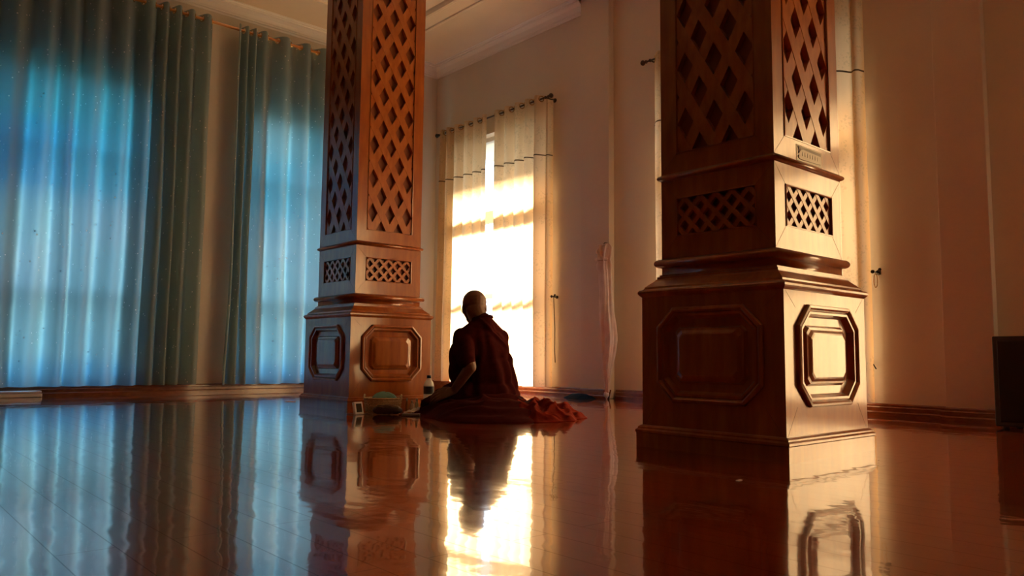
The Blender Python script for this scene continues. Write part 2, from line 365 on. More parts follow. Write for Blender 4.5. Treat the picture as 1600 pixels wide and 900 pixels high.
def rod(label, axis, lo, hi, dist, z, m, group, r=.008):
    root = thing('curtain_rod', label, 'curtain rod', (0, 0, 0), 0, group)
    P = (lambda t, d=dist, zz=z: (A-d, t, zz)) if axis == 'x' else (lambda t, d=dist, zz=z: (t, B-d, zz))
    MB().tube([P(lo), P(hi)], r, 12).build('rod', m, root)
    for t in (lo, hi):
        s = -1 if t == lo else 1
        prof = [(0.001, 0), (.014, .002), (.016, .010), (.010, .016), (.012, .022), (.022, .034), (.024, .046), (.016, .058), (.001, .064)]
        M = Matrix.Translation(P(t)) @ (Matrix.Rotation(-s*PI/2, 4, 'X') if axis == 'x' else Matrix.Rotation(s*PI/2, 4, 'Y'))
        MB().lathe(prof, 16, M).build('finial', m, root)
    for t in (lo+.035, hi-.035):
        mb = MB(); mb.tube([P(t, 0), P(t, dist-.004)], .007, 8); mb.tube([P(t, 0), P(t, .008)], .022, 14); mb.torus(P(t), r+.004, .004, 'y' if axis == 'x' else 'x', 16, 6)
        mb.build('bracket', m, root)
    return root
ZG = 2.855; DG = .13
G2 = 'eyelet curtains over the sunlit windows'
rod('dark curtain rod above the sunlit window behind the seated person', 'x', 5.175, 6.95, DG, ZG, iron, None)
rod('dark curtain rod half hidden behind the nearer carved pillar', 'x', 2.17, 3.975, DG, ZG, iron, None)
rod('dark curtain rod at the unseen window to the right', 'x', -1.09, .86, DG, ZG, iron, None)
curtain('curtain', 'gold eyelet curtain left of the bright gap behind the seated person', None, 'x', 6.09, 6.91, .152, .048, DG, .085, ZG+.035, gold_cloth, .4, 1, ZG, 2.30, sharp=.45, ret=False)
curtain('curtain', 'gold eyelet curtain right of the bright gap behind the seated person', None, 'x', 5.195, 6.01, .152, .048, DG, .075, ZG+.035, gold_cloth, 2.6, 2, ZG, 2.30, sharp=.45)
curtain('curtain', 'gold curtain whose edge shows left of the nearer carved pillar', None, 'x', 3.08, 3.93, .152, .048, DG, .085, ZG+.035, gold_cloth, 1.0, 3, ZG, 2.30, sharp=.45, ret=False)
curtain('curtain', 'gold curtain whose glowing edge shows right of the nearer carved pillar', None, 'x', 2.20, 3.05, .152, .048, DG, .085, ZG+.035, gold_cloth, 2.0, 4, ZG, 2.30, sharp=.45)
curtain('curtain', 'gold curtain at the window beyond the right edge of the view', None, 'x', -1.06, .83, .152, .048, DG, .085, ZG+.035, gold_cloth, 2.0, 5, ZG, 2.30, sharp=.45)
ZB = 3.445; DB = .135
rod('orange wooden curtain rod along the top of the blue curtains', 'y', .30, 4.55, DB, ZB, rod_m, None, .013)
curtain('curtain', 'blue-grey curtain over the far left window, its edge gathered in dark tight folds', None, 'y', .50, 2.46, [(1.93, .20, .062), (2.47, .115, .062)], .06, DB, .082, ZB+.04, blue_cloth, 1.2, 11, ZB, None, sharp=.2, drift=.03, flare=.1)
curtain('curtain', 'blue curtain with brown-grey gathered edge, running behind the farther carved pillar', None, 'y', 2.69, 4.30, [(2.93, .078, .055), (4.3, .215, .062)], .06, DB, .076, ZB+.04, blue_cloth, 1.0, 13, ZB, None, sharp=.2, drift=.03, flare=.1)
# tie-back hooks
def hook(y, z, label, loop):
    r = thing('tieback_hook', label, 'hook', (A, y, z))
    MB().tube([(0, 0, 0), (-.006, 0, 0)], .016, 14).tube([(0, 0, 0), (-.05, 0, 0), (-.06, -.012, .002), (-.06, -.028, .012)], .006, 8).ball((-.06, -.03, .014), .011, 10).build('hook', iron, r)
    MB().ball((-.055, .018, .004), .013, 10).build('knob', iron, r)
    if loop:
        pts = [(-.045+.01*math.sin(t), .004+.016*math.sin(t*1), -.055+.045*math.cos(t)) for t in [2*PI*i/24 for i in range(25)]]
        MB().tube(pts, .003, 6).build('cord_loop', gold_cloth, r)
    else:
        MB().tube([(-.05, -.004, 0), (-.046, -.008, -.12), (-.03, -.002, -.3), (-.035, -.006, -.5), (-.03, -.008, -.62)], .004, 6).build('cord', iron, r)
hook(5.17, .925, 'small dark curtain tieback hook beside the sunlit window with a hanging cord', False)
hook(2.165, .932, 'dark tieback hook with a cord loop beside the nearer carved pillar', True)
r = MB().tube([(A, 2.225, .34), (A-.03, 2.222, .345), (A-.035, 2.205, .33), (A-.03, 2.19, .30)], .004, 6).build('wall_hook', iron); tag(r, 'small bent wire hook low on the cream wall near the nearer pillar', 'hook')

# ------------------------------------------------------------------ carved pillars
HW = .317
def clip_poly(poly, x0, x1, z0, z1):
    def cl(p, inside, inter):
        o = []
        for i in range(len(p)):
            a, b = p[i-1], p[i]
            if inside(b):
                if not inside(a): o.append(inter(a, b))
                o.append(b)
            elif inside(a): o.append(inter(a, b))
        return o
    def ix(c): return lambda a, b: (c, a[1]+(b[1]-a[1])*(c-a[0])/(b[0]-a[0]))
    def iz(c): return lambda a, b: (a[0]+(b[0]-a[0])*(c-a[1])/(b[1]-a[1]), c)
    for ins, it in ((lambda p: p[0] >= x0, ix(x0)), (lambda p: p[0] <= x1, ix(x1)), (lambda p: p[1] >= z0, iz(z0)), (lambda p: p[1] <= z1, iz(z1))):
        if not poly: return poly
        poly = cl(poly, ins, it)
    return poly
def lattice(x0, x1, z0, z1, px, pz, w, y_front, th, M):
    """two layers of crossing strips; face-local x right, z up, y into the pillar"""
    mb = MB(); L_ = math.hypot(px, pz)
    for sgn, yf, th in ((-1, y_front, th), (1, y_front+.0015, th-.0015)):
        d = Vector((px/L_, sgn*pz/L_)); nn = Vector((-d.y, d.x)); pitch = px*pz/L_
        ctr = Vector(((x0+x1)/2, z0)); reach = int(((z1-z0)+(x1-x0))/pitch)+3
        for k in range(-reach, reach+1):
            c = ctr+nn*(k*pitch); ext = 4
            poly = [c-d*ext-nn*w/2, c+d*ext-nn*w/2, c+d*ext+nn*w/2, c-d*ext+nn*w/2]
            poly = clip_poly([(p.x, p.y) for p in poly], x0, x1, z0, z1)
            if len(poly) < 3: continue
            q = len(poly); vs = [(x, yf, z) for x, z in poly]+[(x, yf+th, z) for x, z in poly]
            mb.add(vs, [tuple(range(q)), tuple(range(2*q-1, q-1, -1))]+[(i, (i+1) % q, q+(i+1) % q, q+i) for i in range(q)], False, M)
    return mb
def octa(x0, x1, z0, z1, c, y):
    return [(x0+c, y, z0), (x1-c, y, z0), (x1, y, z0+c), (x1, y, z1-c), (x1-c, y, z1), (x0+c, y, z1), (x0, y, z1-c), (x0, y, z0+c)]
def pillar(label, x, y, sticker=False):
    root = thing('carved_pillar', label, 'pillar', (x+HW, y+HW, 0), 0, 'square carved wooden pillars')
    rots = [Matrix.Rotation(-PI/2*i, 4, 'Z') for i in range(4)]
    mb = MB().sweep([(.0185, 0), (.0185, .056), (.022, .060), (.022, .068), (.014, .074), (.014, .080), (.006, .086), (0, .088)], 0, 0, HW)
    mb.build('plinth', wood, root)
    # pedestal: four boards with an octagonal hole, each hole filled by a raised panel
    for i, M in enumerate(rots):
        mb = MB(); y = -HW; zl, zh = .086, .607
        ox0, ox1, oz0, oz1, c = -.236, .236, .186, .560, .078
        oc = octa(ox0, ox1, oz0, oz1, c, y)
        rect = [(-HW, y, zl), (HW, y, zl), (HW, y, zl), (HW, y, zh), (HW, y, zh), (-HW, y, zh), (-HW, y, zh), (-HW, y, zl)]
        rect = [(ox0+c, y, zl), (ox1-c, y, zl), (HW, y, oz0+c), (HW, y, oz1-c), (ox1-c, y, zh), (ox0+c, y, zh), (-HW, y, oz1-c), (-HW, y, oz0+c)]
        n = 8; cor = [(HW, y, zl), (HW, y, zh), (-HW, y, zh), (-HW, y, zl)]
        vs = oc+rect+cor
        fs = []
        for a in range(8):
            b = (a+1) % 8
            if a % 2 == 0: fs.append((a, b, 8+b, 8+a))
            else: fs.append((a, b, 8+b, 16+(a-1)//2, 8+a))
        mb.add(vs, fs, False, M)
        if i == 0: body = mb
        else: body.v += mb.v; k0 = len(body.v)-len(mb.v); body.f += [tuple(j+k0 for j in f) for f in mb.f]; body.sm += mb.sm
        pm = MB(); ls = []
        for ins, dep in ((0, 0), (.0, -.010), (.004, -.014), (.012, -.016), (.018, -.011), (.022, -.004), (.026, -.008), (.034, -.008), (.040, .002), (.046, .014), (.075, .016), (.080, .012), (.084, .004), (.092, .002), (.102, -.004), (.108, -.006)):
            cc = max(c-ins*.586-(.012 if ins > .07 else 0), .02)
            ls.append(octa(ox0+ins, ox1-ins, oz0+ins, oz1-ins, cc, y+dep))
        pm.loops(ls, True, False, True, False, M); pm.build('raised_panel', wood, root)
    bm_ = bmesh.new(); body_me = body.mesh('pedestal'); bm_.from_mesh(body_me); bmesh.ops.remove_doubles(bm_, verts=bm_.verts, dist=1e-5); bmesh.ops.recalc_face_normals(bm_, faces=bm_.faces); bm_.to_mesh(body_me); bm_.free()
    link('pedestal', body_me, wood, root)
    i_ = -.0587
    def prof_ledge():
        p = [(0, .607), (.004, .611), (.009, .616), (.013, .622), (.013, .630), (.008, .636), (-.002, .639), (-.006, .643), (-.008, .650)]
        for k in range(9):
            t = k/8; p.append((-.010-.030*(math.sin(t*PI/2)), .652+.030*t+.004*math.sin(t*PI)))
        p += [(-.044, .684), (-.044, .692), (-.052, .695), (-.052, .700), (i_, .703)]
        return p
    MB().sweep(prof_ledge(), 0, 0, HW).build('ledge_moulding', wood, root)
    # torus belt
    p = [(i_, .703), (i_, .728)]
    for k in range(13):
        t = -PI/2+PI*k/12; p.append((i_+.004+.020*math.cos(t), .748+.018*math.sin(t)))
    p += [(i_, .768)]
    MB().sweep(p, 0, 0, HW, True).build('belt_moulding', wood, root)
    p = [(i_, 1.092)]
    for k in range(9):
        t = -PI/2+PI*k/8; p.append((i_+.002+.012*math.cos(t), 1.107+.011*math.sin(t)))
    p += [(i_, 1.122)]
    MB().sweep(p, 0, 0, HW, True).build('thin_moulding', wood, root)
    # shaft frame with openings on each side
    hs = HW+i_; ow = .1825
    shaft = MB()
    for M in rots:
        def q(u0, u1, z0, z1): shaft.add([(u0, -hs, z0), (u1, -hs, z0), (u1, -hs, z1), (u0, -hs, z1)], [(0, 1, 2, 3)], False, M)
        opens = [(.855, 1.016), (1.200, 3.25)]; zz = [.76]+[v for o in opens for v in o]+[3.34]
        q(-hs, -ow, .76, 3.34); q(ow, hs, .76, 3.34)
        for a in (0, 2, 4): q(-ow, ow, zz[a], zz[a+1])
        for z0, z1 in opens:     # small bead round the opening, then the reveal
            ls = []
            for ins, dep in ((0, 0), (0, -.003), (.004, -.004), (.006, 0), (.006, .034)):
                ls.append([(-ow+ins, -hs+dep, z0+ins), (ow-ins, -hs+dep, z0+ins), (ow-ins, -hs+dep, z1-ins), (-ow+ins, -hs+dep, z1-ins)])
            shaft.loops(ls, True, False, False, False, M)
    me = shaft.mesh('shaft'); b = bmesh.new(); b.from_mesh(me); bmesh.ops.recalc_face_normals(b, faces=b.faces); b.to_mesh(me); b.free(); link('shaft', me, wood, root)
    mj = MB(); w_ = .0011
    for M in rots:
        for (xa, za), (xb, zb), yy in (((hs, .77), (ow, .855), hs), ((hs, 1.092), (ow, 1.016), hs), ((hs, 1.122), (ow, 1.200), hs), ((HW-.012, .605), (.236, .545), HW), ((HW-.012, .09), (.236, .19), HW)):
            for sg in (-1, 1):
                mj.add([(sg*xa-w_, -yy-.0004, za), (sg*xa+w_, -yy-.0004, za), (sg*xb+w_, -yy-.0004, zb), (sg*xb-w_, -yy-.0004, zb), (sg*xa-w_, -yy+.003, za), (sg*xa+w_, -yy+.003, za), (sg*xb+w_, -yy+.003, zb), (sg*xb-w_, -yy+.003, zb)],
                       [(0, 1, 2, 3), (4, 5, 6, 7), (0, 1, 5, 4), (1, 2, 6, 5), (2, 3, 7, 6), (3, 0, 4, 7)], False, M)
    mj.build('mitre_joints', wood_back, root)
    MB().box((-hs+.028, -hs+.028, .80), (hs-.028, hs-.028, 3.30)).build('backing', wood_back, root)
    for M in rots:
        lattice(-ow+.006, ow-.006, .861, 1.010, .0735, .0745, .019, -hs+.005, .016, M).build('small_lattice', wood_strip, root)
        lattice(-ow+.006, ow-.006, 1.206, 3.244, .138, .235, .051, -hs+.004, .024, M).build('tall_lattice', wood_strip, root)
    MB().sweep([(i_, 3.33), (i_+.014, 3.34), (i_+.014, 3.36), (i_, 3.365), (i_, 3.45), (i_+.02, 3.47), (i_+.03, 3.52), (i_+.06, 3.58), (i_+.06, 3.60), (i_+.075, 3.61), (i_+.075, ZC)], 0, 0, HW).build('capital', wood, root)
    if sticker:
        s = thing_part = MB()
        y = -hs-.0012; x0, x1, z0, z1 = -.094, .104, 1.124, 1.186
        s.box((x0, y, z0), (x1, y+.0011, z1)); st = s.build('paper_sticker', mat('silvery_sticker', (.72, .66, .55), .35), root)
        st['label'] = 'faded silvery paper sticker with worn grey marks'
        t = MB(); g = mat('sticker_marks', (.36, .32, .27), .5)
        yy = y-.0006
        t.add([(x0+.012, yy, z1-.004), (x1-.004, yy, z1-.006), (x1-.004, yy, z1-.018), (x0+.05, yy, z1-.014), (x0+.03, yy, z1-.02)], [(4, 3, 2, 1, 0)])
        t.tube([(x0+.010, yy, z1-.008), (x0+.020, yy, z1-.020), (x0+.012, yy, z1-.034), (x0+.020, yy, z1-.030), (x0+.034, yy, z1-.016)], .0018, 5)
        t.tube([(x0+.008, yy, z0+.014), (x0+.018, yy, z0+.024), (x0+.014, yy, z0+.010), (x0+.03, yy, z0+.007)], .0018, 5)
        for k in range(7): t.tube([(x0+.045+.02*k, yy, z1-.024), (x0+.045+.02*k, yy, z1-.040)], .0007, 4)
        t.tube([(x0+.03, yy, z0+.006), (x1-.012, yy, z0+.010)], .0012, 4)
        t.build('faded_marks', g, st)
    return root
pillar('near square carved pillar with a silvery sticker and gold light on one side', 2.503, 1.389, True)
pillar('farther square carved pillar standing beside the seated person and blue curtains', 2.505, 4.423)

# ------------------------------------------------------------------ seated person
P0 = Vector((3.15, 3.80, 0))
skin = mat('skin', (.15, .060, .030), .5, Subsurface_Weight=.05)
def robe_mat(name, c0, c1):
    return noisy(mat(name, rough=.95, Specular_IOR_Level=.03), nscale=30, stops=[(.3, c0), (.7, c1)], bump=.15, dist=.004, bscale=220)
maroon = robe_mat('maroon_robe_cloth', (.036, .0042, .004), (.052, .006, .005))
red = robe_mat('lit_robe_cloth', (.13, .010, .004), (.18, .016, .006))  # brighter copy of the robe red, window light put into the colour
def remesh(mb, voxel, smooth_it=2, fac=.5):
    me = mb.mesh('tmp'); o = bpy.data.objects.new('tmp', me); C.objects.link(o)
    r = o.modifiers.new('r', 'REMESH'); r.mode = 'VOXEL'; r.voxel_size = voxel; r.use_smooth_shade = True
    if smooth_it: s = o.modifiers.new('s', 'SMOOTH'); s.iterations = smooth_it; s.factor = fac
    dg = bpy.context.evaluated_depsgraph_get(); dg.update()
    out = bpy.data.meshes.new_from_object(o.evaluated_get(dg)); bpy.data.objects.remove(o); bpy.data.meshes.remove(me)
    out.polygons.foreach_set('use_smooth', [True]*len(out.polygons)); return out
person = thing('person', 'shaven-headed person in a maroon robe sitting cross-legged on the floor', 'person', P0, 0)
HC = Vector((0, .150, .680))
HR = Matrix.Rotation(math.radians(-28), 4, 'Z') @ Matrix.Rotation(math.radians(-14), 4, 'X')
HM = Matrix.Translation(HC) @ HR @ Matrix.Diagonal((1.13, 1.06, 1.03, 1))
b_ = MB()
def hb(c, r): b_.ball(c, r, 20, HM)
hb((0, -.008, .028), (.071, .088, .080)); hb((0, .040, -.010), (.060, .052, .072)); hb((0, .048, -.062), (.042, .040, .036)); hb((0, .072, -.082), (.022, .018, .018))
b_.limb((0, .086, .012), .010, (0, .103, -.022), .014, HM); hb((0, .092, .030), (.046, .012, .010))
hb((0, .090, -.048), (.022, .010, .007)); hb((0, .088, -.059), (.018, .010, .006))
for s in (-1, 1):
    hb((s*.066, -.006, -.008), (.008, .016, .028)); hb((s*.040, .060, -.012), (.022, .022, .022)); hb((s*.030, .085, .014), (.013, .008, .009)); hb((s*.012, .090, -.030), (.009, .010, .008))
b_.limb(HM @ Vector((0, -.034, -.035)), .062, Vector((0, .052, .54)), .056)
# torso, legs under the robe
b_.ball((0, .045, .42), (.12, .075, .12), 20); b_.ball((0, .0, .26), (.10, .08, .16), 20); b_.ball((0, -.01, .12), (.14, .11, .09), 20)
LS, LE, LW = Vector((-.145, .06, .455)), Vector((-.235, -.115, .292)), Vector((-.262, .012, .146))
RS, RE, RW = Vector((.14, .06, .455)), Vector((.20, .12, .28)), Vector((.07, .33, .185))
for S, E_, W_ in ((LS, LE, LW), (RS, RE, RW)):
    b_.limb(S, .042, E_, .037); b_.limb(E_, .037, W_, .025)
for s in (-1, 1):
    b_.limb((s*.11, 0, .10), .076, (s*.33, .16, .052), .042); b_.limb((s*.33, .16, .052), .042, (-s*.05, .36+.02*s, .045), .034); b_.ball((-s*.12, .38+.02*s, .045), (.07, .04, .032), 14)
def hand(Wp, dirn, down, side, thumb_side):
    """palm + four unequal bent fingers + thumb; dirn along hand, down = palm normal"""
    d = dirn.normalized(); dn = down.normalized(); sd = d.cross(dn).normalized()
    b_.limb(Wp, .024, Wp+d*.03, .024)
    for t in (-.026, -.009, .009, .026): b_.limb(Wp+d*.02+sd*t*.7, .014, Wp+d*.082+sd*t+dn*.004, .0125)
    for t, ln in ((-.030, .062), (-.010, .074), (.011, .080), (.031, .070)):
        ln = ln if thumb_side > 0 else ln
        p = Wp+d*.085+sd*t+dn*.004; a = p+d*ln*.42+dn*.004+sd*t*.15; q = a+d*ln*.30+dn*.016; e_ = q+d*ln*.14+dn*.022
        b_.limb(p, .0098, a, .0090); b_.limb(a, .0090, q, .0082); b_.limb(q, .0082, e_, .0070)
    p = Wp+d*.030+sd*thumb_side*.026; a = p+d*.030+sd*thumb_side*.024+dn*.008; q = a+d*.030+sd*thumb_side*.006+dn*.012
    b_.limb(p, .0150, a, .0115); b_.limb(a, .0115, q, .0085)
hand(LW, Vector((-.100, .070, -.036)), Vector((.40, .50, -.75)), 0, -1)
hand(RW, Vector((-.10, .04, -.02)), Vector((0, .1, -1)), 0, 1)
body_me = remesh(b_, .0042, 3, .5)
link('body', body_me, skin, person)
# upper robe
r_ = MB()
r_.ball((.01, -.02, .12), (.185, .155, .11), 24); r_.ball((.005, -.02, .24), (.155, .125, .15), 24); r_.ball((0, .01, .36), (.160, .118, .13), 24)
r_.ball((0, .045, .44), (.175, .105, .105), 24)
r_.limb((-.145, .075, .485), .056, (.140, .060, .470), .060)
r_.limb((0, .058, .578), .066, (0, .05, .53), .078)
for s_ in (-1, 1): r_.limb((0, .050, .568), .066, (s_*.130, .062, .490), .056)
r_.ball((0, .06, .56), (.075, .07, .05), 18)
r_.limb((-.16, .075, .48), .058, (-.195, .04, .38), .060); r_.limb((-.195, .04, .38), .064, (-.225, -.070, .330), .056); r_.limb((-.225, -.07, .330), .054, (-.236, -.106, .305), .044)
r_.ball((-.10, .12, .34), (.095, .115, .15), 20); r_.ball((-.06, .17, .26), (.10, .11, .13), 20)
r_.limb((.15, .06, .48), .060, (.20, .11, .28), .055); r_.limb((.20, .11, .28), .055, (.08, .30, .19), .046)
r_.limb((.10, .0, .34), .07, (.12, -.03, .17), .083); r_.limb((-.145, .06, .46), .058, (-.234, -.092, .325), .053)
r_.limb((-.12, 0, .105), .092, (-.345, .165, .052), .054); r_.limb((.12, 0, .11), .095, (.34, .17, .085), .07)
r_.limb((-.34, .17, .052), .052, (.0, .37, .06), .06); r_.limb((.33, .17, .08), .064, (0, .38, .075), .066)
r_.ball((-.02, .24, .12), (.15, .16, .07), 20); r_.limb((-.08, .40, .09), .048, (.05, .38, .12), .048)
rob = remesh(r_, .008, 5, .5)
rob_n = [v.normal.copy() for v in rob.vertices]
for v, nn in zip(rob.vertices, rob_n):
    p = v.co
    if p.z > .12:
        # folds falling from the shoulder obliquely across the back
        a = math.atan2(p.x+.02, -(p.y-.05)); hgt = (.56-p.z)
        ph = 9*a+14*hgt*(.6+.7*a)+4.5*noise.noise(Vector((p.x*5, p.y*5, p.z*4)))
        am = .0080*min(1, max(0, hgt*4))*(.6+.6*noise.noise(Vector((p.x*6+4, p.y*6, p.z*3)))+.3)
        f = math.sin(ph); f = f-.35*abs(math.cos(ph*.5))
        # a rolled edge over the left shoulder to the right hip
        ed = abs((p.x*.75+.62*(p.z-.36)-.10)); roll = .010*math.exp(-(ed/.012)**2) if p.y < .08 and p.z > .2 else 0
        v.co = p+nn*(am*f+roll)
    else:
        v.co = p+nn*.006*math.sin(30*p.x+22*p.y+3*noise.noise(p*6))
    if v.co.z < .004: v.co.z = .004
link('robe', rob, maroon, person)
# folded edge of the robe round the neck
pts = [(.064*math.sin(t), .060+.058*math.cos(t), .600-.020*math.cos(t)) for t in [2*PI*i/32 for i in range(33)]]
MB().tube(pts, [.007+.002*math.sin(3*i) for i in range(33)], 12).build('collar', maroon, person)
def floor_cloth(name, poly, ctr, hfun, m, nr=46, na=220, parent=None):
    """cloth lying on the floor inside an outline, heights from hfun(x, y, rho, theta)"""
    import bisect
    pl = sorted([(math.atan2(y-ctr[1], x-ctr[0]), math.hypot(x-ctr[0], y-ctr[1])) for x, y in poly])
    ang = [p[0] for p in pl]; rad = [p[1] for p in pl]; ang = [ang[-1]-2*PI]+ang+[ang[0]+2*PI]; rad = [rad[-1]]+rad+[rad[0]]
    def R(t):
        i = max(1, min(len(ang)-1, bisect.bisect_right(ang, t))); f = (t-ang[i-1])/(ang[i]-ang[i-1]); f = f*f*(3-2*f)
        return rad[i-1]*(1-f)+rad[i]*f
    vs = [(ctr[0], ctr[1], hfun(ctr[0], ctr[1], 0, 0))]; fs = []
    for j in range(1, nr+1):
        for i in range(na):
            t = -PI+2*PI*i/na; rho = j/nr; r = R(t)*(1+.05*noise.noise(Vector((math.cos(t)*4, math.sin(t)*4, 2))))*rho
            x, y = ctr[0]+r*math.cos(t), ctr[1]+r*math.sin(t); vs.append((x, y, max(.002, hfun(x, y, rho, t))))
    for i in range(na): vs.append((vs[1+(nr-1)*na+i][0], vs[1+(nr-1)*na+i][1], .0005))
    for i in range(na): fs.append((0, 1+i, 1+(i+1) % na))
    for j in range(nr):
        for i in range(na): a = 1+j*na+i; b = 1+j*na+(i+1) % na; fs.append((a, a+na, b+na, b))
    return MB().add(vs, fs, True).build(name, m, parent, fix=True)
def ridged(v, s=1): return 1-abs(noise.noise(v*s))*2
def h_skirt(x, y, rho, t):
    base = .085*(1-rho**1.6)+.020*(1-rho**8)
    r = ridged(Vector((x*5+1, y*5, 3)))**2*.022+.012*math.sin(math.hypot(x, y)*42+5*noise.noise(Vector((x*3, y*3, 1))))
    return base+r*(1-rho**6)+.003
floor_cloth('robe_skirt', [(-.46, .03), (-.56, -.18), (-.62, -.42), (-.52, -.60), (-.36, -.72), (-.14, -.66), (.05, -.5), (.30, -.25), (.40, .0), (.30, .25), (0, .42), (-.35, .30)], (-.10, -.15), h_skirt, maroon, parent=person)
def h_bunch(x, y, rho, t):
    b = .060*(1-rho**3.0)
    w = Vector((x+.05*noise.noise(Vector((x*8, y*8, 5))), y+.05*noise.noise(Vector((x*8, y*8, 15))), 0))
    r = ridged(w*7+Vector((3, 1, 8)))**2*.030+ridged(w*17)**3*.012
    r += .012*math.sin((x*.75-y*.66)*70+4*noise.noise(Vector((x*5, y*5, 7))))
    return (b+r)*(1-rho**7)+.004
sh_ = floor_cloth('lit_robe_bunch', [(-.36, -.63), (-.25, -.72), (-.05, -.78), (.10, -.70), (.22, -.66), (.27, -.56), (.30, -.40), (.42, -.25), (.38, -.05), (.22, -.02), (.05, -.15), (-.17, -.36)], (.10, -.42), h_bunch, red, 60, 300, person)
sh_['label'] = 'robe cloth bunched up on the floor behind the person, its lit red painted in'

# ------------------------------------------------------------------ things on the floor by the pillar
AX = math.atan2(-.6617, .7497)     # direction that runs across the view
# clock
t = thing('digital_clock', 'small white digital clock leaning back on the floor by the far pillar', 'clock', (2.400, 4.098, 0), AX+.85)
M = Matrix.Translation((0, 0, .002)) @ Matrix.Rotation(math.radians(-14), 4, 'X')
c = bevel(MB().box((-.032, 0, 0), (.032, .022, .078)).build('case', mat('white_plastic', (.88, .88, .88), .35), t), .005, 3); c.data.transform(M)
c = bevel(MB().box((-.020, -.0015, .014), (.020, .001, .066)).build('screen', mat('lcd', (.035, .04, .035), .15), t), .0006, 1); c.data.transform(M)
c = MB().box((-.012, .022, .02), (.012, .034, .024)).build('stand_foot', mat('grey_plastic', (.4, .4, .4), .4), t); c.data.transform(M)
pts = []
for i in range(30):
    s = -.10+.20*i/29; pts.append((2.42+s*.75*.8, 4.135-s*.66*.8+.012*math.sin(s*32), .004))
tag(MB().tube(pts, .0032, 6).build('cable', mat('white_cable', (.6, .55, .5), .5)), 'thin white cable lying on the floor behind the small clock', 'cable')
# basket
t = thing('wicker_basket', 'pale woven oval basket holding a turquoise cloth beside the clock', 'basket', (2.640, 4.228, 0), AX)
wick = noisy(mat('wicker', rough=.7), nscale=60, stops=[(.3, (.66, .48, .26)), (.7, (.85, .68, .42))])
mb = MB(); na = 44
for row in range(9):
    z = .008+row*.0085; k_ = 1+.10*row/8
    pts = [((.105*k_+.0035*(1 if (i+row) % 2 else -1))*math.cos(2*PI*i/na), (.066*k_+.0035*(1 if (i+row) % 2 else -1))*math.sin(2*PI*i/na), z) for i in range(na+1)]
    mb.tube(pts, .0045, 6, caps=False)
mb.loops([[(.1*math.cos(2*PI*i/na)*q, .062*math.sin(2*PI*i/na)*q, .006) for i in range(na)] for q in (1, .02)], True, False, True)
mb.build('weave', wick, t)
mb = MB()
for i in range(0, na, 2):
    a = 2*PI*i/na; mb.tube([(.105*math.cos(a), .066*math.sin(a), .003), (.116*math.cos(a), .073*math.sin(a), .082)], .003, 5)
mb.build('stakes', wick, t)
pts = [(.118*math.cos(2*PI*i/na), .075*math.sin(2*PI*i/na), .084+.002*(i % 2)) for i in range(na+1)]
MB().tube(pts, .0055, 8, caps=False).build('rim', wick, t)
for s in (-1, 1):
    MB().tube([(s*.117, .022*math.cos(q)*1.0, .084+.026*math.sin(q)) for q in [PI*i/12 for i in range(13)]], .004, 6).build('handle', wick, t)
mb = MB(); ls = []
for j in range(14):
    r = j/13; ls.append([(.085*r*math.cos(2*PI*i/40)+.010, .050*r*math.sin(2*PI*i/40), .064+.062*math.sqrt(max(0, 1-r**2.4))*(1+.10*noise.noise(Vector((r*2, i*.3, 1))))) for i in range(40)])
tq = MB().loops(ls, True, False, False, True).build('folded_cloth', noisy(mat('turquoise_cloth', rough=.8), nscale=30, stops=[(.3, (.22, .50, .48)), (.7, (.27, .58, .55))]))
tq.location = (2.640, 4.228, 0); tq.rotation_euler = (0, 0, AX); tag(tq, 'turquoise cloth heaped inside the pale woven basket', 'cloth')
# pouch
p_ = MB(); p_.ball((0, 0, .032), (.082, .042, .030), 22); p_.ball((.045, 0, .026), (.045, .034, .022), 18); p_.ball((-.05, .004, .026), (.045, .032, .024), 18); p_.limb((-.06, -.01, .050), .010, (.06, -.012, .044), .008)
pm = remesh(p_, .004, 2)
for v in pm.vertices: v.co += v.normal*.003*noise.noise(v.co*60); v.co.z = max(v.co.z, .001)
po = thing('pouch', 'dark brown leather pouch lying in front of the woven basket', 'pouch', (2.540, 4.008, 0), AX)
link('pouch_body', pm, mat('brown_leather', (.045, .018, .010), .5), po)
MB().tube([(-.07+.14*i/20, -.030-.006*math.sin(i*.3), .048+.004*math.sin(i*.5)) for i in range(21)], .0022, 5).build('zip', mat('dull_brass', (.3, .2, .1), .4, Metallic=.7), po)
# beads next to the pouch
beads = thing('prayer_beads', 'string of small reddish-brown prayer beads beside the leather pouch', 'beads', (2.600, 3.927, 0))
bm1 = mat('bead_wood', (.16, .05, .025), .25); mb = MB()
for i in range(34):
    a = 2*PI*i/34; mb.ball((.030*math.cos(a)+.005*math.sin(3*a), .020*math.sin(a)+.004*math.cos(2*a), .0035), .0033, 8)
mb.build('bead_string', bm1, beads)
# little bottles
def vial(x, y, h, r, cm, label, capc):
    t = thing('small_bottle', label, 'bottle', (x, y, 0))
    MB().lathe([(r*.9, 0), (r, .003), (r, h*.62), (r*.85, h*.70), (r*.5, h*.78), (r*.5, h*.82)], 20).build('bottle_body', cm, t)
    MB().lathe([(r*.62, h*.80), (r*.62, h*.95), (r*.45, h), (.0005, h)], 16).build('cap', capc, t)
cream = mat('cream_plastic', (.78, .70, .52), .35); whitep = mat('white_cap', (.75, .70, .62), .35); dred = mat('dark_red_cap', (.22, .03, .02), .35); amber = mat('amber_bottle', (.36, .17, .05), .25)
vial(2.732, 4.092, .088, .0085, amber, 'slim amber bottle with white cap, nearest the basket', whitep)
vial(2.750, 4.062, .078, .0135, cream, 'stubby cream bottle in the middle of the small bottles', cream)
vial(2.778, 4.050, .090, .0115, cream, 'slender cream bottle with pointed white cap', whitep)
